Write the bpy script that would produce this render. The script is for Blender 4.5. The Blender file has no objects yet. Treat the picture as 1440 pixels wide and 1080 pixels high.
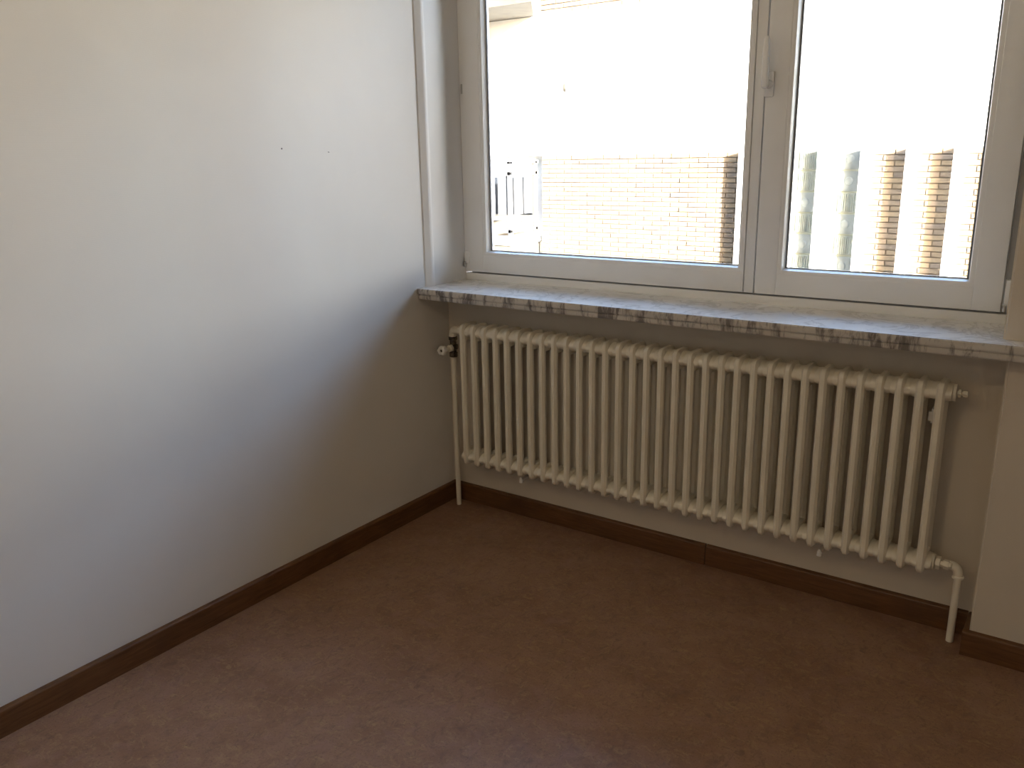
import bpy, bmesh, math, random
from mathutils import Vector, Matrix
random.seed(7)
scn = bpy.context.scene
C = scn.collection

# ------------------------------------------------------------------ camera
F_PX = 1174.95
cam_d = bpy.data.cameras.new('camera')
cam = bpy.data.objects.new('camera', cam_d); C.objects.link(cam)
cam_d.sensor_fit = 'HORIZONTAL'; cam_d.sensor_width = 36.0
cam_d.lens = 36.0 * F_PX / 1440.0
cam_d.clip_start = 0.02
yaw, pitch, roll = math.radians(35.3481), math.radians(-15.2422), math.radians(-1.0906)
fw = Vector((-math.sin(yaw)*math.cos(pitch), math.cos(yaw)*math.cos(pitch), math.sin(pitch)))
rt = Vector((math.cos(yaw), math.sin(yaw), 0)); up = rt.cross(fw)
r2 = rt*math.cos(roll) + up*math.sin(roll); u2 = -rt*math.sin(roll) + up*math.cos(roll)
M = Matrix((r2, u2, -fw)).transposed().to_4x4()
M.translation = Vector((2.0506, -2.475, 1.3455))
cam.matrix_world = M
scn.camera = cam

# ------------------------------------------------------------------ light
scn.view_settings.view_transform = 'Standard'
scn.view_settings.look = 'None'
scn.view_settings.gamma = 1.0
scn.view_settings.exposure = 0.0
scn.view_settings.use_curve_mapping = False
scn.cycles.use_denoising = True
scn.cycles.use_adaptive_sampling = True
scn.cycles.adaptive_threshold = 0.06
scn.cycles.max_bounces = 8
scn.cycles.diffuse_bounces = 5
scn.cycles.use_guiding = True
scn.cycles.transparent_max_bounces = 16
scn.cycles.sample_clamp_indirect = 20.0
scn.cycles.caustics_reflective = False
scn.cycles.caustics_refractive = False

SUN_DIR = Vector((-2.2, 1.0, -0.55)).normalized()
SUN_STRENGTH = 60.0
SKY_STRENGTH = 3.1

world = bpy.data.worlds.new('sky'); scn.world = world
world.use_nodes = True
wn = world.node_tree; wn.nodes.clear()
wo = wn.nodes.new('ShaderNodeOutputWorld'); bg = wn.nodes.new('ShaderNodeBackground')
sky = wn.nodes.new('ShaderNodeTexSky'); sky.sky_type = 'NISHITA'; sky.sun_disc = False; sky.dust_density = 2.2; sky.air_density = 0.9
sky.sun_elevation = math.radians(22)
sky.sun_rotation = math.atan2(-SUN_DIR.x, -SUN_DIR.y)
wn.links.new(sky.outputs[0], bg.inputs[0]); wn.links.new(bg.outputs[0], wo.inputs[0])
bg.inputs[1].default_value = SKY_STRENGTH

sun_d = bpy.data.lights.new('sun', 'SUN'); sun_d.energy = SUN_STRENGTH; sun_d.angle = math.radians(0.53)
sun_d.color = (1.0, 0.985, 0.96)
sun = bpy.data.objects.new('sun', sun_d); C.objects.link(sun)
sun.rotation_euler = SUN_DIR.to_track_quat('-Z', 'Y').to_euler()
sun.location = (6, -6, 10)
# daylight portal in the window opening: guides the sampling of the sky, adds no light
por_d = bpy.data.lights.new('window_portal', 'AREA'); por_d.shape = 'RECTANGLE'; por_d.size = 1.84; por_d.size_y = 1.36
por_d.cycles.is_portal = True
por = bpy.data.objects.new('window_portal', por_d); C.objects.link(por)
por.location = (0.94, 0.17, 1.58); por.rotation_euler = (math.radians(-90), 0, 0)

# ------------------------------------------------------------------ helpers
def tag(o, label=None, cat=None, group=None, kind=None):
    if label: o['label'] = label
    if cat: o['category'] = cat
    if group: o['group'] = group
    if kind: o['kind'] = kind
    return o
def empty(name, loc=(0, 0, 0), parent=None):
    o = bpy.data.objects.new(name, None); C.objects.link(o); o.location = loc
    o.empty_display_size = 0.05
    if parent: o.parent = parent
    return o
def link(name, me, mat=None, parent=None, loc=(0, 0, 0)):
    if mat and not me.materials: me.materials.append(mat)
    o = bpy.data.objects.new(name, me); C.objects.link(o); o.location = loc
    if parent:
        o.parent = parent
    return o
def mesh_of(bm, name, smooth=False):
    bmesh.ops.recalc_face_normals(bm, faces=bm.faces[:])
    me = bpy.data.meshes.new(name); bm.to_mesh(me); bm.free()
    if smooth:
        for p in me.polygons: p.use_smooth = True
        try: me.set_sharp_from_angle(angle=math.radians(32))
        except Exception: pass
    return me
def add_box(bm, x0, x1, y0, y1, z0, z1):
    v = [bm.verts.new(p) for p in ((x0,y0,z0),(x1,y0,z0),(x1,y1,z0),(x0,y1,z0),(x0,y0,z1),(x1,y0,z1),(x1,y1,z1),(x0,y1,z1))]
    for f in ((0,3,2,1),(4,5,6,7),(0,1,5,4),(1,2,6,5),(2,3,7,6),(3,0,4,7)): bm.faces.new([v[i] for i in f])
    return v
def box(name, b, mat, parent=None, bevel=0.0, seg=2, off=None):
    """b = x0,x1,y0,y1,z0,z1 in world; off = origin of the parent"""
    ox, oy, oz = off or (0, 0, 0)
    bm = bmesh.new(); add_box(bm, b[0]-ox, b[1]-ox, b[2]-oy, b[3]-oy, b[4]-oz, b[5]-oz)
    if bevel: bmesh.ops.bevel(bm, geom=bm.edges[:], offset=bevel, segments=seg, affect='EDGES', profile=0.6)
    return link(name, mesh_of(bm, name, bevel > 0), mat, parent)
def add_prism(bm, poly, axis, a, b):
    """polygon (u,v) extruded along axis from a to b. axis x:(u,v)=(y,z); y:(x,z); z:(x,y)"""
    def P(u, v, t): return {'x': (t,u,v), 'y': (u,t,v), 'z': (u,v,t)}[axis]
    A = [bm.verts.new(P(u, v, a)) for u, v in poly]; B = [bm.verts.new(P(u, v, b)) for u, v in poly]
    n = len(poly)
    bm.faces.new(A); bm.faces.new(B[::-1])
    for i in range(n): bm.faces.new((A[i], A[(i+1)%n], B[(i+1)%n], B[i]))
def add_loft(bm, rings, cap=True):
    R = [[bm.verts.new(p) for p in r] for r in rings]; n = len(R[0])
    for a, b in zip(R, R[1:]):
        for i in range(n): bm.faces.new((a[i], a[(i+1)%n], b[(i+1)%n], b[i]))
    if cap: bm.faces.new(R[0][::-1]); bm.faces.new(R[-1])
def frame_of(d):
    d = Vector(d).normalized()
    a = Vector((0,0,1)) if abs(d.z) < 0.9 else Vector((1,0,0))
    u = d.cross(a).normalized(); return u, d.cross(u).normalized()
def add_lathe(bm, base, axis, prof, n=20):
    """prof: list of (t along axis, radius)"""
    base = Vector(base); d = Vector(axis).normalized(); u, v = frame_of(d)
    add_loft(bm, [[base + d*t + (u*math.cos(2*math.pi*i/n) + v*math.sin(2*math.pi*i/n))*r for i in range(n)] for t, r in prof])
def add_tube(bm, pts, r, n=14):
    pts = [Vector(p) for p in pts]; rings = []
    u = None
    for i, p in enumerate(pts):
        if i == 0: d = pts[1]-pts[0]
        elif i == len(pts)-1: d = pts[-1]-pts[-2]
        else: d = (pts[i+1]-p).normalized() + (p-pts[i-1]).normalized()
        d.normalize()
        if u is None: u = frame_of(d)[0]
        else: u = (u - d*u.dot(d)).normalized()
        v = d.cross(u)
        rings.append([p + (u*math.cos(2*math.pi*k/n) + v*math.sin(2*math.pi*k/n))*r for k in range(n)])
    add_loft(bm, rings)
def arc(p0, corner, p1, n=7):
    p0, c, p1 = Vector(p0), Vector(corner), Vector(p1)
    return [(1-t)**2*p0 + 2*t*(1-t)*c + t*t*p1 for t in [i/n for i in range(n+1)]]

# ------------------------------------------------------------------ materials
def mat(name, col, rough=0.6, spec=0.5, coat=0.0):
    m = bpy.data.materials.new(name); m.use_nodes = True
    b = m.node_tree.nodes['Principled BSDF']
    b.inputs['Base Color'].default_value = (*col, 1); b.inputs['Roughness'].default_value = rough
    b.inputs['Specular IOR Level'].default_value = spec; b.inputs['Coat Weight'].default_value = coat
    return m
class NB:
    def __init__(s, m):
        s.t = m.node_tree; s.b = s.t.nodes['Principled BSDF']
        s.co = s.t.nodes.new('ShaderNodeTexCoord').outputs['Object']
    def mapping(s, scale=(1,1,1), rot=(0,0,0), src=None):
        n = s.t.nodes.new('ShaderNodeMapping'); n.inputs['Scale'].default_value = scale; n.inputs['Rotation'].default_value = rot
        s.t.links.new(src or s.co, n.inputs[0]); return n.outputs[0]
    def noise(s, scale, detail=4, rough=0.5, src=None, dist=0.0):
        n = s.t.nodes.new('ShaderNodeTexNoise'); n.inputs['Scale'].default_value = scale; n.inputs['Detail'].default_value = detail
        n.inputs['Roughness'].default_value = rough; n.inputs['Distortion'].default_value = dist
        s.t.links.new(src or s.co, n.inputs['Vector']); return n.outputs['Fac']
    def wave(s, scale, dist, src=None, direction='X', detail=2, dscale=1.0):
        n = s.t.nodes.new('ShaderNodeTexWave'); n.bands_direction = direction
        n.inputs['Scale'].default_value = scale; n.inputs['Distortion'].default_value = dist
        n.inputs['Detail'].default_value = detail; n.inputs['Detail Scale'].default_value = dscale
        s.t.links.new(src or s.co, n.inputs['Vector']); return n.outputs['Fac']
    def ramp(s, fac, stops):
        n = s.t.nodes.new('ShaderNodeValToRGB'); e = n.color_ramp.elements
        while len(e) < len(stops): e.new(0.5)
        for el, (p, c) in zip(e, stops): el.position = p; el.color = (*c, 1) if len(c) == 3 else c
        s.t.links.new(fac, n.inputs[0]); return n.outputs[0]
    def mix(s, fac, a, b, mode='MIX'):
        n = s.t.nodes.new('ShaderNodeMix'); n.data_type = 'RGBA'; n.blend_type = mode
        for sock, val in ((n.inputs[0], fac), (n.inputs[6], a), (n.inputs[7], b)):
            if hasattr(val, 'is_output'): s.t.links.new(val, sock)
            elif isinstance(val, (int, float)): sock.default_value = val
            else: sock.default_value = (*val, 1)
        return n.outputs[2]
    def color(s, c): s.t.links.new(c, s.b.inputs['Base Color'])
    def rough(s, c): s.t.links.new(c, s.b.inputs['Roughness'])
    def bump(s, h, strength, dist=0.002):
        n = s.t.nodes.new('ShaderNodeBump'); n.inputs['Strength'].default_value = strength; n.inputs['Distance'].default_value = dist
        s.t.links.new(h, n.inputs['Height'])
        prev = s.b.inputs['Normal'].links
        if prev: s.t.links.new(prev[0].from_socket, n.inputs['Normal'])
        s.t.links.new(n.outputs[0], s.b.inputs['Normal'])

def wall_mat(name, col):
    m = mat(name, col, 0.75, 0.3); n = NB(m)
    blot = n.noise(2.2, 3, 0.55, dist=0.4)
    c = n.mix(n.ramp(blot, [(0.35, (0,0,0)), (0.7, (1,1,1))]), tuple(x*0.955 for x in col), col)
    scuff = n.ramp(n.noise(26, 3, 0.6), [(0.66, (0,0,0)), (0.8, (1,1,1))])
    c = n.mix(scuff, c, tuple(x*0.97 for x in col)); n.color(c)
    ribs = n.wave(120, 1.5, n.mapping((1, 1, 1)), 'Z', 2, 3.0)
    n.bump(n.mix(0.5, ribs, n.noise(200, 2)), 0.2, 0.0008)
    return m
M_WALL = wall_mat('painted_wallpaper', (0.755, 0.73, 0.685))
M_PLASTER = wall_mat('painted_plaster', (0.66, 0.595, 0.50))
M_CEIL = mat('ceiling_paint', (0.82, 0.80, 0.77), 0.8, 0.2)
n = NB(M_CEIL); n.bump(n.noise(150, 3), 0.1, 0.001)

M_FLOOR = mat('linoleum', (0.2, 0.12, 0.09), 0.42, 0.4); n = NB(M_FLOOR)
warp = n.mapping((1, 1, 1), (0, 0, 0.5))
cloud = n.noise(4.5, 6, 0.62, warp, 0.9)
fl = n.ramp(cloud, [(0.25, (0.205, 0.105, 0.060)), (0.5, (0.265, 0.148, 0.090)), (0.75, (0.315, 0.188, 0.125))])
yel = n.ramp(n.noise(30, 5, 0.78, n.mapping((1, 1.5, 1), (0, 0, 0.6)), 1.0), [(0.5, (0,0,0)), (0.68, (1,1,1))])
fl = n.mix(n.mix(0.75, (0,0,0), yel), fl, (0.37, 0.245, 0.125))
gry = n.ramp(n.noise(24, 5, 0.78, n.mapping((1.5, 1, 1), (0, 0, -0.5)), 1.0), [(0.5, (0,0,0)), (0.68, (1,1,1))])
fl = n.mix(n.mix(0.8, (0,0,0), gry), fl, (0.17, 0.098, 0.068))
pnk = n.ramp(n.noise(13, 4, 0.7, n.mapping((1, 1, 1), (0, 0, 1.1)), 0.6), [(0.5, (0,0,0)), (0.72, (1,1,1))])
fl = n.mix(n.mix(0.6, (0,0,0), pnk), fl, (0.30, 0.175, 0.135))
spk = n.ramp(n.noise(170, 2, 0.7), [(0.58, (0,0,0)), (0.72, (1,1,1))])
fl = n.mix(n.mix(0.7, (0,0,0), spk), fl, (0.12, 0.07, 0.048)); n.color(fl)
n.rough(n.ramp(n.noise(12, 4), [(0.3, (0.38,)*3), (0.7, (0.55,)*3)]))

M_WOOD = mat('stained_wood', (0.16, 0.07, 0.03), 0.42, 0.4); n = NB(M_WOOD)
g = n.noise(9, 6, 0.6, n.mapping((1.2, 1.2, 14)), 0.6)
wc = n.ramp(g, [(0.3, (0.085, 0.035, 0.012)), (0.55, (0.138, 0.062, 0.023)), (0.8, (0.185, 0.088, 0.035))])
dirt = n.ramp(n.noise(5, 4, 0.6), [(0.52, (0,0,0)), (0.75, (1,1,1))])
n.color(n.mix(dirt, wc, (0.095, 0.043, 0.019))); n.bump(g, 0.12, 0.001)

M_PVC = mat('white_window_paint', (0.84, 0.84, 0.82), 0.35, 0.5); n = NB(M_PVC)
n.color(n.ramp(n.noise(6, 4), [(0.3, (0.86, 0.86, 0.85)), (0.7, (0.9, 0.9, 0.89))])); n.bump(n.noise(60, 3), 0.03, 0.001)
M_TRIM = mat('white_trim_paint', (0.87, 0.865, 0.85), 0.4, 0.5); n = NB(M_TRIM); n.bump(n.noise(14, 4, 0.5, n.mapping((1,1,0.2))), 0.12, 0.003)
M_RAD = mat('cream_radiator_enamel', (0.82, 0.765, 0.64), 0.38, 0.5); n = NB(M_RAD)
n.color(n.ramp(n.noise(18, 4), [(0.3, (0.79, 0.735, 0.61)), (0.7, (0.84, 0.785, 0.66))])); n.bump(n.noise(70, 2), 0.04, 0.001)
M_BRASS = mat('tarnished_valve_brass', (0.10, 0.08, 0.06), 0.45, 0.5); M_BRASS.node_tree.nodes['Principled BSDF'].inputs['Metallic'].default_value = 0.7
n = NB(M_BRASS); n.color(n.ramp(n.noise(90, 4), [(0.35, (0.055, 0.045, 0.04)), (0.7, (0.20, 0.16, 0.11))]))
M_KNOB = mat('ivory_plastic', (0.83, 0.80, 0.74), 0.3, 0.5)
M_STEEL = mat('zinc_steel', (0.55, 0.55, 0.54), 0.35, 0.5); M_STEEL.node_tree.nodes['Principled BSDF'].inputs['Metallic'].default_value = 1.0
M_HOOK = mat('white_metal_bracket', (0.85, 0.84, 0.82), 0.35)
M_DARK = mat('grey_gasket', (0.16, 0.18, 0.21), 0.5)
M_HANDLE = mat('white_handle_enamel', (0.92, 0.92, 0.91), 0.18, 0.5)
M_SHADOWGAP = mat('grey_gap_shade', (0.32, 0.32, 0.32), 0.6)
M_HOLE = mat('grey_hole_rim', (0.10, 0.09, 0.09), 0.9)

M_MARBLE = mat('white_marble', (0.8, 0.79, 0.77), 0.16, 0.5); n = NB(M_MARBLE)
mp = n.mapping((1, 1, 0.35), (0.0, 0.0, 0.75))
v1 = n.ramp(n.noise(7, 5, 0.6, mp, 1.2), [(0.45, (0,0,0)), (0.5, (1,1,1)), (0.54, (0,0,0))])
v2 = n.ramp(n.noise(22, 4, 0.6, mp, 0.8), [(0.60, (0,0,0)), (0.74, (1,1,1))])
v3 = n.ramp(n.noise(5, 4, 0.5, mp, 0.8), [(0.45, (0,0,0)), (0.75, (1,1,1))])
mc = n.mix(v3, (0.88, 0.875, 0.86), (0.77, 0.765, 0.765))
mc = n.mix(n.mix(0.33, (0,0,0), v1), mc, (0.25, 0.23, 0.23))
mc = n.mix(n.mix(0.3, (0,0,0), v2), mc, (0.30, 0.28, 0.28)); n.color(mc)
M_MARBLE_EDGE = mat('marble_edge', (0.7, 0.66, 0.6), 0.35, 0.5); n = NB(M_MARBLE_EDGE)
mp = n.mapping((1, 0.1, 0.28))
e1 = n.ramp(n.noise(26, 6, 0.7, mp, 0.5), [(0.49, (0,0,0)), (0.60, (1,1,1))])
e2 = n.ramp(n.noise(75, 4, 0.6, mp, 0.3), [(0.58, (0,0,0)), (0.7, (1,1,1))])
ec = n.mix(n.noise(7, 4, 0.5, mp), (0.50, 0.465, 0.415), (0.60, 0.565, 0.51))
ec = n.mix(n.mix(0.9, (0,0,0), e1), ec, (0.13, 0.11, 0.10)); ec = n.mix(n.mix(0.7, (0,0,0), e2), ec, (0.14, 0.12, 0.11)); n.color(ec)

M_GLASS = bpy.data.materials.new('window_glass'); M_GLASS.use_nodes = True
t = M_GLASS.node_tree; t.nodes.clear()
go = t.nodes.new('ShaderNodeOutputMaterial'); gm = t.nodes.new('ShaderNodeMixShader'); gt = t.nodes.new('ShaderNodeBsdfTransparent')
gg = t.nodes.new('ShaderNodeBsdfGlossy'); gg.inputs['Roughness'].default_value = 0.02; gf = t.nodes.new('ShaderNodeFresnel'); gf.inputs[0].default_value = 1.25
gt.inputs[0].default_value = (0.97, 0.985, 0.98, 1)
t.links.new(gf.outputs[0], gm.inputs[0]); t.links.new(gt.outputs[0], gm.inputs[1]); t.links.new(gg.outputs[0], gm.inputs[2]); t.links.new(gm.outputs[0], go.inputs[0])

def brick_mat(name, a, b):
    m = mat(name, a, 0.85, 0.2); n = NB(m)
    n.color(n.ramp(n.noise(30, 5, 0.65), [(0.3, a), (0.7, b)])); n.bump(n.noise(80, 4), 0.3, 0.003)
    return m
M_BRICKS = [brick_mat('buff_brick', (0.20, 0.153, 0.104), (0.26, 0.203, 0.138)), brick_mat('tan_brick', (0.17, 0.133, 0.10), (0.225, 0.178, 0.13)),
            brick_mat('grey_brown_brick', (0.155, 0.126, 0.104), (0.195, 0.16, 0.126))]
M_MORTAR = brick_mat('mortar', (0.155, 0.125, 0.095), (0.19, 0.155, 0.12))
M_RENDER = mat('white_facade_render', (0.86, 0.865, 0.86), 0.8, 0.2); n = NB(M_RENDER); n.bump(n.noise(40, 4), 0.15, 0.004)
M_CONC = mat('pale_concrete', (0.62, 0.56, 0.46), 0.8, 0.2); n = NB(M_CONC); n.color(n.ramp(n.noise(8, 5), [(0.3, (0.12, 0.105, 0.085)), (0.7, (0.16, 0.14, 0.11))]))
M_RAIL = mat('pale_railing_paint', (0.15, 0.15, 0.158), 0.4)
M_BLOCK = mat('ribbed_glass_block', (0.34, 0.37, 0.32), 0.15, 0.6); n = NB(M_BLOCK); n.color(n.ramp(n.noise(14, 3), [(0.3, (0.19, 0.205, 0.175)), (0.7, (0.28, 0.295, 0.26))]))
M_BLOCK2 = mat('clear_glass_block', (0.42, 0.47, 0.46), 0.12, 0.6); n = NB(M_BLOCK2); n.color(n.ramp(n.noise(11, 3), [(0.3, (0.165, 0.18, 0.175)), (0.7, (0.24, 0.26, 0.25))]))
M_JOINT = mat('greenish_joint', (0.36, 0.37, 0.28), 0.7)
M_PAVE = mat('paving', (0.5, 0.48, 0.44), 0.85); n = NB(M_PAVE); n.color(n.ramp(n.noise(3, 5), [(0.3, (0.42, 0.40, 0.36)), (0.7, (0.55, 0.53, 0.48))]))

# ------------------------------------------------------------------ room shell
X1, Y0, H = 3.55, -3.75, 2.55       # right wall, rear wall, ceiling height
XP, XPU, YP = 1.8901, 1.8739, -0.1091
YW = 0.098                          # front plane of the sashes
ZS, YS = 0.8826, -0.1805            # sill top, sill front
YOUT = 0.165                        # outer face of the window wall
def S(o): o['kind'] = 'structure'; return o
S(box('floor', (-0.15, X1+.15, Y0-.15, YOUT, -0.12, 0.0), M_FLOOR))
S(box('ceiling', (-0.15, X1+.15, Y0-.15, YOUT, H, H+0.15), M_CEIL))
wl = S(box('wall_left', (-0.15, 0.0, Y0-.15, YOUT, 0.0, H), M_WALL))
S(box('wall_back', (0.0, X1, Y0-.15, Y0, 0.0, H), M_WALL))
S(box('wall_right', (X1, X1+.15, Y0-.15, YOUT, 0.0, H), M_WALL))
S(box('wall_front', (0.0, XP, 0.0, YOUT, 0.0, ZS-0.0393), M_PLASTER))
bm = bmesh.new()
add_box(bm, XP, X1, YP, YOUT, 0.0, ZS-0.0393); add_box(bm, XPU, X1, YP, YOUT, ZS+0.0003, H); add_box(bm, 1.99, X1, YP, YOUT, ZS-0.0393, ZS)
bmesh.ops.bevel(bm, geom=[e for e in bm.edges if abs(e.verts[0].co.z-e.verts[1].co.z) > 0.3 and e.verts[0].co.x < 1.95 and e.verts[0].co.y < 0], offset=0.006, segments=3, affect='EDGES')
S(link('wall_pier', mesh_of(bm, 'wall_pier', True), M_PLASTER))
S(box('wall_lintel', (0.0, XPU, YP, YOUT, 2.30, H), M_PLASTER))
# two nail holes in the left wall
for y, z, r in ((-0.749, 1.380, 0.0032), (-0.563, 1.369, 0.0022)):
    bm = bmesh.new(); k = 9
    prof = [(r*(0.6+0.6*random.random())*(1.5 if r < .003 else 1), 2*math.pi*i/k) for i in range(k)]
    add_prism(bm, [(y+a*math.cos(t), z+a*(0.5 if r < .003 else 1)*math.sin(t)) for a, t in prof], 'x', -0.002, 0.0006)
    link('nail_hole', mesh_of(bm, 'nail_hole'), M_HOLE, wl)

# baseboards
TB, ZB = 0.015, 0.0727
def board(name, poly, axis, a, b, parent=None):
    bm = bmesh.new(); add_prism(bm, poly, axis, a, b); return link(name, mesh_of(bm, name, True), M_WOOD, parent)
def bprof(s, w0, out):
    """profile across the thickness: wall coordinate w0, direction out (+1/-1), rounded top edge"""
    pts = [(w0, 0.0), (w0+out*TB, 0.0), (w0+out*TB, ZB-0.008)]
    pts += [(w0+out*(TB-0.007+0.007*math.cos(a)), ZB-0.008+0.007*math.sin(a)) for a in (0.4, 0.8, 1.2, 1.57)]
    return pts + [(w0, ZB)]
S(board('baseboard_left', bprof(0, 0.0, 1), 'y', Y0, 0.0))
bb = S(empty('baseboard_front'))
board('plank', bprof(0, 0.0, -1), 'x', TB, 1.0880, bb)
board('plank', bprof(0, 0.0, -1), 'x', 1.0912, XP-TB, bb)
bb = S(empty('baseboard_pier'))
board('plank', bprof(0, YP, -1), 'x', XP-TB, X1, bb)
board('plank', bprof(0, XP, -1), 'y', YP, 0.0, bb)
S(board('baseboard_right', bprof(0, X1, -1), 'y', Y0, YP-TB))

# casing trim where wall and window reveal meet, and the reveal lining board
bm = bmesh.new()
add_prism(bm, [(0.0, -0.128), (0.004, -0.127), (0.013, -0.110), (0.016, -0.104), (0.016, -0.092), (0.013, -0.0885), (0.0, -0.0885)], 'z', ZS, 2.30)
S(link('trim_1', mesh_of(bm, 'trim_1', True), M_TRIM))
S(box('trim_2', (0.0, 0.011, -0.0868, 0.108, ZS, 2.30), M_TRIM, bevel=0.0012))

# ------------------------------------------------------------------ window
W = S(empty('window_1', (0, YW, ZS)))
OFF = (0, YW, ZS)
def wb(name, b, m=M_PVC, parent=W, bevel=0.0025): return box(name, b, m, parent, bevel, 2, OFF)
ZT = 2.25
wb('frame_rail', (0.011, XPU, 0.105, 0.165, ZS-0.003, ZS+0.0265))
wb('frame_rebate', (0.011, XPU, 0.138, 0.165, ZS+0.0265, ZS+0.040), M_PVC, W, 0)
wb('frame_rail', (0.011, XPU, 0.106, 0.165, ZT-0.005, 2.30))
wb('frame_post', (0.011, 0.045, 0.106, 0.165, ZS+0.034, ZT-0.005))
wb('frame_post', (1.832, XPU, 0.112, 0.165, ZS+0.034, ZT-0.005))
# grey strip painted in as the shade of the gap beside the right sash
wb('gap_shade_strip', (1.846, 1.8725, 0.107, 0.1135, 1.004, ZT-0.01), M_SHADOWGAP, W, 0)
def sash(x0, x1, gx0, gx1, gz0, gz1, z0, z1):
    o = empty('sash', (0, 0, 0), W)
    yf, yb = YW, 0.158
    wb('stile', (x0, gx0-0.008, yf, yb, z0, z1), M_PVC, o); wb('stile', (gx1+0.008, x1, yf, yb, z0, z1), M_PVC, o)
    wb('rail', (gx0-0.0085, gx1+0.0085, yf+0.0006, yb, z0, gz0-0.008), M_PVC, o); wb('rail', (gx0-0.0085, gx1+0.0085, yf+0.0006, yb, gz1+0.008, z1), M_PVC, o)
    # inner step around the bead
    for b in ((gx0-0.0085, gx0, gz0-0.0085, gz1+0.0085), (gx1, gx1+0.0085, gz0-0.0085, gz1+0.0085), (gx0, gx1, gz0-0.0085, gz0), (gx0, gx1, gz1, gz1+0.0085)):
        wb('sash_lip', (b[0], b[1], yf+0.002, yb, b[2], b[3]), M_PVC, o, 0)
    # glazing beads, sloping back to the pane
    yo, yg, d = yf+0.003, 0.128, 0.010
    bm = bmesh.new()
    out = [(gx0, gz0), (gx1, gz0), (gx1, gz1), (gx0, gz1)]; inn = [(gx0+d, gz0+d), (gx1-d, gz0+d), (gx1-d, gz1-d), (gx0+d, gz1-d)]
    mid = [(gx0+d*.45, gz0+d*.45), (gx1-d*.45, gz0+d*.45), (gx1-d*.45, gz1-d*.45), (gx0+d*.45, gz1-d*.45)]
    rings = [[Vector((x, y-YW, z-ZS)) for x, z in r] for r, y in ((out, yo), (mid, yo+0.001), (inn, yg), (inn, yg+0.012), (out, yg+0.012))]
    R = [[bm.verts.new(p) for p in r] for r in rings]
    for a, b in zip(R, R[1:]+R[:1]):
        for i in range(4): bm.faces.new((a[i], a[(i+1) % 4], b[(i+1) % 4], b[i]))
    link('glazing_bead', mesh_of(bm, 'glazing_bead'), M_PVC, o)
    g = 0.004; y = yg-0.003
    bm = bmesh.new()
    for b in ((gx0+d-.001, gx0+d+g, gz0+d, gz1-d), (gx1-d-g, gx1-d+.001, gz0+d, gz1-d), (gx0+d, gx1-d, gz0+d-.001, gz0+d+.002), (gx0+d, gx1-d, gz1-d-g, gz1-d)):
        add_box(bm, b[0], b[1], y-YW, y+0.006-YW, b[2]-ZS, b[3]-ZS)
    link('gasket', mesh_of(bm, 'gasket'), M_DARK, o)
    wb('pane', (gx0+0.004, gx1-0.004, yg+0.004, yg+0.008, gz0+0.004, gz1-0.004), M_GLASS, o, 0)
    return o
Z0 = 0.9155
s1 = sash(0.012, 1.1290, 0.110, 1.114, 0.987, 2.18, Z0, ZT)
wb('meeting_stile', (1.1305, 1.1610, YW+0.003, 0.150, Z0, ZT), M_PVC, s1)
s2 = sash(1.1660, 1.8430, 1.241, 1.765, 0.987, 2.18, Z0, ZT)
# handle on the right sash
def lever():
    h = wb('handle_plate', (1.1635, 1.1925, YW-0.010, YW, 1.500, 1.572), M_HANDLE, s2, 0.006)
    bm = bmesh.new()
    add_lathe(bm, (1.178, -0.006, 1.536-ZS), (0, -1, 0), [(0, 0.0125), (0.022, 0.0115), (0.034, 0.0120)], 18)
    link('handle_neck', mesh_of(bm, 'handle_neck', True), M_HANDLE, s2)
    rings = []
    for z, w, dpt, yc in ((1.522, .004, .004, -.045), (1.526, .009, .008, -.045), (1.545, .0105, .009, -.046), (1.58, .0098, .0075, -.048), (1.63, .0090, .0065, -.049), (1.656, .0085, .006, -.048), (1.664, .006, .004, -.047)):
        rings.append([(1.178+w*math.copysign(abs(math.cos(t))**.6, math.cos(t)), yc+dpt*math.copysign(abs(math.sin(t))**.6, math.sin(t)), z-ZS) for t in [2*math.pi*i/16 for i in range(16)]])
    bm = bmesh.new(); add_loft(bm, rings)
    link('handle_lever', mesh_of(bm, 'handle_lever', True), M_HANDLE, s2)
lever()
# hinges
def hinge(x, z0, z1, px):
    o = wb('hinge', (x-0.010, x+0.012, YW-0.006, YW+0.012, z0, z1), M_PVC, W, 0.004)
    bm = bmesh.new(); add_lathe(bm, (px, -0.009, z0-0.012-ZS), (0, 0, 1), [(0, .003), (.001, .0045), (.016, .0045), (.017, .003)], 12)
    add_box(bm, px-0.004, px+0.004, -0.010, 0.004, z0-0.001-ZS, z0+0.010-ZS)
    link('hinge_pin', mesh_of(bm, 'hinge_pin', True), M_STEEL, W)
hinge(0.0235, 0.945, 0.992, 0.018)
hinge(1.8585, 0.930, 1.003, 1.852)
bm = bmesh.new(); add_box(bm, 0.020, 0.026, -0.003, 0.008, 1.572-ZS, 1.606-ZS)
link('keep_plate', mesh_of(bm, 'keep_plate'), M_STEEL, W)

# ------------------------------------------------------------------ marble sill
sill = tag(empty('window_sill', (0, 0, ZS)), 'white marble window sill with dark veined front edge above the radiator', 'window sill')
bm = bmesh.new()
add_box(bm, 0.0, 1.985, YS, 0.140, -0.0205, 0.0)
bmesh.ops.bevel(bm, geom=[e for e in bm.edges if all(abs(v.co.y-YS) < 1e-5 for v in e.verts)], offset=0.0025, segments=2, affect='EDGES')
me = mesh_of(bm, 'slab', True); me.materials.append(M_MARBLE); me.materials.append(M_MARBLE_EDGE)
for p in me.polygons:
    if p.normal.y < -0.75: p.material_index = 1
link('slab', me, None, sill)
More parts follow.
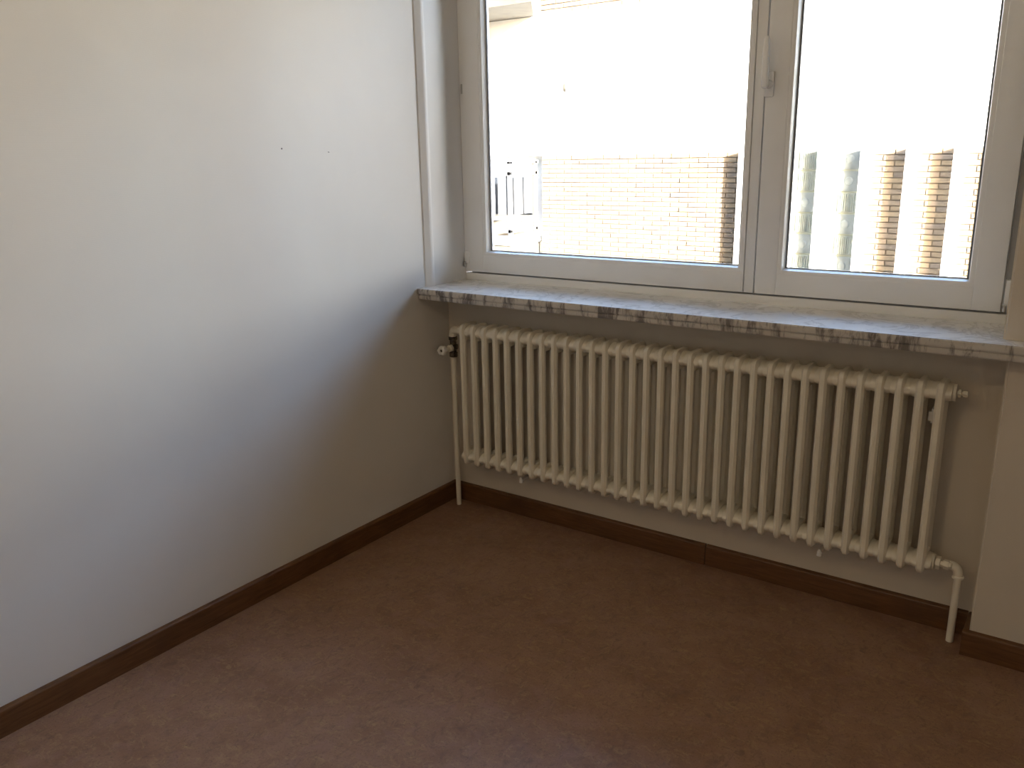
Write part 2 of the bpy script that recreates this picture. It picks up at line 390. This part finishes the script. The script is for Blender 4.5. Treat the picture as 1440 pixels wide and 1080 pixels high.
# the slab stops at the window frame; the pier stands on its end behind the lip
bm = bmesh.new(); add_box(bm, 0.0035, 1.985, YS+0.0035, -0.112, -0.0393, -0.0208)
bmesh.ops.bevel(bm, geom=[e for e in bm.edges if all(abs(v.co.y-YS-.0035) < 1e-5 for v in e.verts)], offset=0.003, segments=2, affect='EDGES')
link('edge_strip', mesh_of(bm, 'edge_strip', True), M_MARBLE_EDGE, sill)
bm = bmesh.new(); add_box(bm, 0.0, XP-0.001, -0.1115, 0.164, -0.0393, -0.0206)
link('bedding', mesh_of(bm, 'bedding'), M_PLASTER, sill)

# ------------------------------------------------------------------ radiator
RX, RYF, RZ0, RZ1, PITCH, NS = 0.151, -0.1180, 0.2017, 0.7517, 0.05, 33
RD = 0.096; RYC = RYF + RD/2
rad = tag(empty('radiator', (RX, RYC, 0.0)), 'cream cast column radiator with many ribs under the marble sill', 'radiator')
def section_mesh():
    bm = bmesh.new()
    hw, e = 0.0115, 0.0055            # half width of a column, half width of its nose
    h = RD/2
    def col_ring(yc, z, dy=0.0140):
        pts = [(-e, -dy), (e, -dy), (hw, -dy+0.009), (hw, dy-0.009), (e, dy), (-e, dy), (-hw, dy-0.009), (-hw, -dy+0.009)]
        return [(x, yc+y, z) for x, y in pts]
    for yc in (-h+0.0140, h-0.0140):
        add_loft(bm, [col_ring(yc, RZ0+0.045), col_ring(yc, RZ1-0.045)])
        # welded seam down the nose
        s = -1 if yc < 0 else 1
        add_box(bm, -0.0007, 0.0007, yc+s*0.0135, yc+s*0.0150, RZ0+0.03, RZ1-0.03)
    def head(z0, z1, top):
        r = 0.020
        def outline(ins, sharp):
            a, b = -h+ins, h-ins; lo, hi = z0+ins*(1 if not top else .6), z1-ins*(1 if top else .6); rr = max(r-ins, 0.006); pts = []
            for cy, cz, a0 in ((b-rr, hi-rr, 0), (a+rr, hi-rr, 90), (a+rr, lo+rr, 180), (b-rr, lo+rr, 270)):
                for k in range(5):
                    t = math.radians(a0+k*22.5); pts.append((cy+rr*math.cos(t), cz+rr*math.sin(t)))
            return pts
        o, i = outline(0, 0), outline(0.009, 0)
        add_loft(bm, [[(x, y, z) for y, z in q] for x, q in ((-hw, i), (-e, o), (e, o), (hw, i))])
    head(RZ1-0.064, RZ1, True); head(RZ0, RZ0+0.062, False)
    for zc, rz in ((RZ1-0.030, 0.0235), (RZ0+0.0285, 0.0215)):      # hubs joining the sections
        n = 20; rings = []
        for x, k in ((-0.0252, .93), (-0.018, 1.0), (0.018, 1.0), (0.0252, .93)):
            rings.append([(x, 0.041*k*math.cos(2*math.pi*i/n), zc+rz*k*math.sin(2*math.pi*i/n)) for i in range(n)])
        add_loft(bm, rings)
    return mesh_of(bm, 'section', True)
sec = section_mesh()
for k in range(NS):
    link('section', sec, M_RAD, rad, (k*PITCH, 0, 0))
def rp(name, build, m, parent=rad, smooth=True):
    bm = bmesh.new(); build(bm)
    bmesh.ops.translate(bm, verts=bm.verts[:], vec=(-RX, -RYC, 0))
    return link(name, mesh_of(bm, name, smooth), m, parent)
XE = RX + (NS-1)*PITCH
ZHU, ZHD = RZ1-0.030, RZ0+0.0285
PLX, PLY = 0.066, -0.060
# left: bush, elbow, valve, riser
rp('end_bush', lambda b: add_lathe(b, (RX-0.023, RYC, ZHU), (-1, 0, 0), [(0, .022), (.006, .022), (.007, .017), (.016, .016), (.017, .012), (.03, .012)], 20), M_RAD)
rp('end_plug', lambda b: add_lathe(b, (RX-0.023, RYC, ZHD), (-1, 0, 0), [(0, .020), (.008, .020), (.010, .013), (.016, .012), (.017, .006)], 20), M_RAD)
rp('valve_elbow', lambda b: add_tube(b, [(RX-0.045, RYC, ZHU-.004)] + arc((RX-0.062, RYC, ZHU-.005), (PLX, PLY, ZHU-.005), (PLX, PLY, ZHU-0.034), 8), 0.0145, 16), M_RAD)
val = rp('valve_body', lambda b: (add_lathe(b, (PLX, PLY, ZHU-0.030), (0, 0, -1), [(0, .012), (.004, .0165), (.016, .0165), (.018, .0125), (.034, .0125), (.036, .018), (.052, .018), (.056, .012), (.064, .012), (.065, .0155), (.082, .0155), (.084, .010)], 8)), M_BRASS, smooth=False)
rp('valve_spindle', lambda b: add_lathe(b, (PLX, PLY-0.008, ZHU-0.076), (0, -1, 0), [(0, .013), (.018, .013), (.02, .0095), (.040, .0095), (.041, .006), (.05, .006)], 14), M_RAD)
def wheel(b):
    base = Vector((PLX, PLY-0.052, ZHU-0.076)); n = 40; rings = []
    prof = [(0.0, .0095), (0.002, .0150), (0.006, .0175), (0.016, .0180), (0.021, .0165), (0.0235, .0135), (0.0235, .0075), (0.017, .0055)]
    for t_, r_ in prof:
        ring = []
        for i in range(n):
            a = 2*math.pi*i/n; lob = 1 + (0.06*math.cos(6*a) if r_ > .013 else 0)
            ring.append(base + Vector((math.cos(a)*r_*lob, -t_, math.sin(a)*r_*lob)))
        rings.append(ring)
    add_loft(b, rings)
hw_ = rp('handwheel', wheel, M_KNOB); hw_['label'] = 'ivory handwheel of the valve'
rp('handwheel_screw', lambda b: add_lathe(b, (PLX, PLY-0.0685, ZHU-0.076), (0, -1, 0), [(0, .0054), (.0025, .0052), (.003, .004)], 12), M_BRASS)
rp('supply_pipe', lambda b: add_tube(b, [(PLX, PLY, ZHU-0.108), (PLX, PLY, 0.3), (PLX, PLY, 0.0)], 0.0095, 16), M_RAD)
# right: bleed plug at the top, union, elbow and return pipe at the bottom
rp('end_bush', lambda b: add_lathe(b, (XE+0.023, RYC, ZHU), (1, 0, 0), [(0, .023), (.010, .023), (.011, .020)], 20), M_RAD)
rp('bleed_valve', lambda b: add_lathe(b, (XE+0.033, RYC, ZHU), (1, 0, 0), [(0, .007), (.003, .007), (.0035, .012), (.010, .012), (.0105, .006), (.015, .006), (.0155, .009), (.026, .009), (.027, .005)], 6), M_RAD, smooth=False)
rp('end_bush', lambda b: add_lathe(b, (XE+0.023, RYC, ZHD), (1, 0, 0), [(0, .022), (.008, .022), (.009, .018)], 20), M_RAD)
rp('union_nut', lambda b: add_lathe(b, (XE+0.031, RYC, ZHD), (1, 0, 0), [(0, .012), (.003, .012), (.0035, .019), (.014, .019), (.0145, .010), (.022, .010), (.0225, .014), (.036, .014), (.0365, .011), (.042, .011)], 6), M_RAD, smooth=False)
PRX, PRY = 1.8425, -0.0665
rp('return_elbow', lambda b: (add_tube(b, [(XE+0.068, RYC, ZHD)] + arc((PRX-0.022, PRY, ZHD), (PRX, PRY, ZHD), (PRX, PRY, ZHD-0.028), 8), 0.0125, 16),
                              add_lathe(b, (PRX, PRY, ZHD-0.026), (0, 0, -1), [(0, .013), (.001, .0148), (.008, .0148), (.009, .011)], 18)), M_RAD)
rp('return_pipe', lambda b: add_tube(b, [(PRX, PRY, ZHD-0.034), (PRX, PRY, 0.1), (PRX, PRY, 0.0)], 0.0098, 16), M_RAD)
# wall brackets with hook ends below, and a holder at the upper right
for x in (0.393, 1.476):
    rp('wall_bracket', lambda b, x=x: (add_box(b, x-0.007, x+0.007, RYC-0.022, -0.0015, RZ0-0.022, RZ0-0.014), add_lathe(b, (x, RYC-0.022, RZ0-0.027), (0, 0, 1), [(0, .0075), (.010, .006), (.020, .003)], 10)), M_HOOK)
rp('wall_holder', lambda b: (add_box(b, XE-0.023, XE-0.019, RYC+0.012, -0.0015, 0.625, 0.665), add_box(b, XE-0.030, XE-0.014, RYC+0.010, RYC+0.014, 0.632, 0.658)), M_HOOK)

# ------------------------------------------------------------------ ceiling lamp (behind the camera)
LX, LY = 1.15, -2.75
lamp = tag(empty('ceiling_lamp', (LX, LY, H)), 'lit opal glass globe lamp on the ceiling behind the viewer', 'lamp')
bm = bmesh.new(); add_lathe(bm, (0, 0, 0), (0, 0, -1), [(0, .055), (.012, .055), (.022, .035), (.05, .03), (.06, .05)], 24)
link('canopy', mesh_of(bm, 'canopy', True), M_STEEL, lamp)
M_OPAL = mat('lit_opal_glass', (0.9, 0.87, 0.8), 0.3)
b_ = M_OPAL.node_tree.nodes['Principled BSDF']; b_.inputs['Emission Color'].default_value = (1.0, 0.74, 0.42, 1); b_.inputs['Emission Strength'].default_value = 22.0
bm = bmesh.new(); add_lathe(bm, (0, 0, -0.17), (0, 0, 1), [(-.12*math.cos(a), max(.12*math.sin(a), .002)) for a in [math.pi*i/10 for i in range(11)]], 16)
link('globe', mesh_of(bm, 'globe', True), M_OPAL, lamp)

# ------------------------------------------------------------------ building across the yard
YF = 6.0
bld = tag(empty('apartment_building', (0, YF, -6.0)), 'sunlit brick apartment building with white fins across the yard', 'building')
BO = (0, YF, -6.0)
def bp(name, b, m, parent=bld, bevel=0.0): return box(name, b, m, parent, bevel, 2, BO)
ZB0, ZB1 = 1.3455, 2.857            # white band painted in for blown-out light on the facade
XBL = -3.465                        # left end of the brickwork
wall_b = bp('brick_wall', (XBL, 7.0, YF, YF+0.4, -6.0, 3.27), M_MORTAR)
bp('balcony_wall', (-9.0, XBL, YF+0.05, YF+0.4, -6.0, 3.27), M_RENDER)
bp('blown_out_band', (-9.0, 7.0, YF-0.016, YF+0.02, ZB0, ZB1), M_RENDER)
FIN_W, FIN_P = 0.085, 0.095
fx = [-1.069 + 0.3866*i for i in range(13)]
for x in fx: bp('fin', (x, x+FIN_W, YF-FIN_P, YF+0.05, -6.0, ZB0), M_RENDER, bld, 0.003)
# bricks: the 300 nearest the camera singly, the others as one piece
CO, BL = 0.0505, 0.205
specs = []
def course(x0, x1, z, odd):
    x = x0 - (BL/2 if odd else 0) + 0
    while x < x1:
        a, b = max(x, x0), min(x+BL-0.010, x1)
        if b-a > 0.02: specs.append((a, b, z))
        x += BL
nc = 26
for j in range(nc):
    z = ZB0 - (j+1)*CO
    course(XBL, fx[0], z, j % 2)
    for i, x in enumerate(fx[:-1]):
        if i in (1, 2): continue
        course(x+FIN_W, fx[i+1], z, j % 2)
for j in range(8): course(XBL, 0.4, ZB1 + j*CO, j % 2)
cp = Vector((2.05, -2.475, 1.3455))
specs.sort(key=lambda s: (Vector(((s[0]+s[1])/2, YF, s[2]))-cp).length if -0.0 < s[0] < 1.2 or s[0] < -1 else 99)
cache = {}
rest = bmesh.new()
for k, (a, b, z) in enumerate(specs):
    w = round(b-a, 3)
    prot = 0.010 + random.uniform(-0.003, 0.003)
    if k < 300:
        mi = random.choice((0, 0, 1, 1, 2)); key = (w, mi)
        if key not in cache:
            bm = bmesh.new(); add_box(bm, -w/2, w/2, -0.012, 0.01, 0.005, CO-0.005)
            me = mesh_of(bm, 'brick'); me.materials.append(M_BRICKS[mi]); cache[key] = me
        link('brick', cache[key], None, wall_b, ((a+b)/2, random.uniform(-0.003, 0.003), z+6.0))
    else: add_box(rest, a, b, -prot, 0.01, z+6.0+0.005, z+6.0+CO-0.005)
o = link('distant_bricks', mesh_of(rest, 'distant_bricks'), M_BRICKS[1], wall_b); o['kind'] = 'stuff'
bm = bmesh.new(); add_loft(bm, [[(dx*k+ox, yy, dz*k+oz) for dx, dz in ((-.02, -.045), (.016, -.05), (.03, .03), (-.004, .045))] for yy, k, ox, oz in ((-0.02, 1.0, 0, 0), (-0.05, .8, .01, .02), (-0.07, .5, .02, .05))])
link('wall_vent', mesh_of(bm, 'wall_vent'), M_CONC, bld, (-3.14, 0, 2.08+6.0))
# glass block strips in two bays
def block_mesh(ribs):
    bm = bmesh.new(); hw, hh = 0.0925, 0.092
    add_box(bm, -hw, hw, -0.010, 0.02, -hh, hh)
    if ribs:
        for i in range(9):
            x = -hw+0.018+i*(2*hw-0.036)/8
            add_prism(bm, [(x-0.007, -0.0095), (x+0.007, -0.0095), (x+0.004, -0.0165), (x-0.004, -0.0165)], 'z', -hh+0.012, hh-0.012)
    else:
        add_prism(bm, [(-hw+.02, -hh+.02), (hw-.02, -hh+.02), (hw-.02, hh-.02), (-hw+.02, hh-.02)], 'y', -0.014, -0.009)
        add_lathe(bm, (0, -0.013, 0), (0, -1, 0), [(0, .045), (.006, .03), (.008, .01)], 16)
    return mesh_of(bm, 'glass_block')
B1, B2 = block_mesh(True), block_mesh(False)
B1.materials.append(M_BLOCK); B2.materials.append(M_BLOCK2)
for i, order in ((1, '110101'), (2, '001010')):
    xr = fx[i+1]; col = bp('block_panel', (fx[i]+FIN_W, xr, YF-0.012, YF+0.02, -6.0, ZB0), M_RENDER)
    bp('block_joint', (xr-0.202, xr-0.001, YF-0.0135, YF, ZB0-7*0.2, ZB0), M_JOINT, col)
    for j in range(7):
        kind = order[j % 6] == '1'
        link('glass_block', B1 if kind else B2, None, col, (xr-0.1005, -0.014, ZB0-0.055-j*0.2+6.0-0.03))
# balcony at the left
BX, BY = -3.52, 5.42
bal = bp('balcony', (-7.5, BX, BY, YF+0.05, 0.356, 0.43), M_RENDER, bld, 0.004)
bp('slab_beam', (-7.5, BX-0.03, BY+0.03, YF+0.05, 0.20, 0.356), M_CONC, bal)
for x in (BX-0.02, BX-1.0, BX-2.0, BX-3.0): bp('post', (x-0.025, x+0.02, BY, BY+0.045, 0.43, 1.29), M_RAIL, bal, 0.003)
bp('post', (BX-0.045, BX, 5.93, 5.975, 0.43, 1.29), M_CONC, bal, 0.003)  # end post: its shade is put into the beige colour
for z0, z1, dd in ((1.262, 1.300, 0.05), (1.137, 1.178, 0.03), (0.496, 0.536, 0.03)):
    bp('front_rail', (-7.5, BX, BY, BY+dd, z0, z1), M_RAIL, bal, 0.003)
    bp('side_rail', (BX-dd, BX, BY+dd, YF, z0, z1), M_RAIL, bal, 0.003)
x = BX-0.06
while x > BX-3.2:
    bp('panel_board', (x-0.125, x, BY+0.012, BY+0.024, 0.70, 1.135), M_RAIL, bal); x -= 0.175
for y in (BY+0.10, BY+0.30): bp('panel_board', (BX-0.024, BX-0.012, y, y+0.16, 0.70, 1.135), M_RAIL, bal)
M_BACKING = mat('dark_board_backing', (0.05, 0.055, 0.065), 0.2)
for k in range(4): bp('board_backing', (BX-0.10-0.8*(k+1)+0.02, BX-0.10-0.8*k, YF+0.03, YF+0.06, 0.66, 1.10), M_BACKING, bal)  # dark sheets added behind the boards so the gaps read grey
bp('parapet', (-7.5, BX-0.05, BY+0.34, BY+0.40, 0.43, 0.60), M_CONC, bal)
# upper balcony: slab with a slanted end
bm = bmesh.new()
add_prism(bm, [(-7.5, 0.05), (-3.60, 0.05), (-3.06, -0.80), (-7.5, -0.80)], 'z', ZB1+0.003+6.0, ZB1+0.26+6.0)
link('upper_balcony', mesh_of(bm, 'upper_balcony'), M_CONC, bld)
# yard, and the outer wall of this building around the room
bm = bmesh.new()
for b in ((-12, 7, -0.6, YOUT, 2.71, 9.0), (-12, -0.151, -0.6, YOUT, -6.0, 2.71), (3.701, 7, -0.6, YOUT, -6.0, 2.71), (-0.151, 3.701, -0.6, YOUT, -6.0, -0.121)): add_box(bm, *b)
S(link('wall_outside', mesh_of(bm, 'wall_outside'), M_BRICKS[1]))
S(box('floor_yard', (-14, 12, YOUT+0.5, YF+0.4, -6.1, -6.0), M_PAVE))
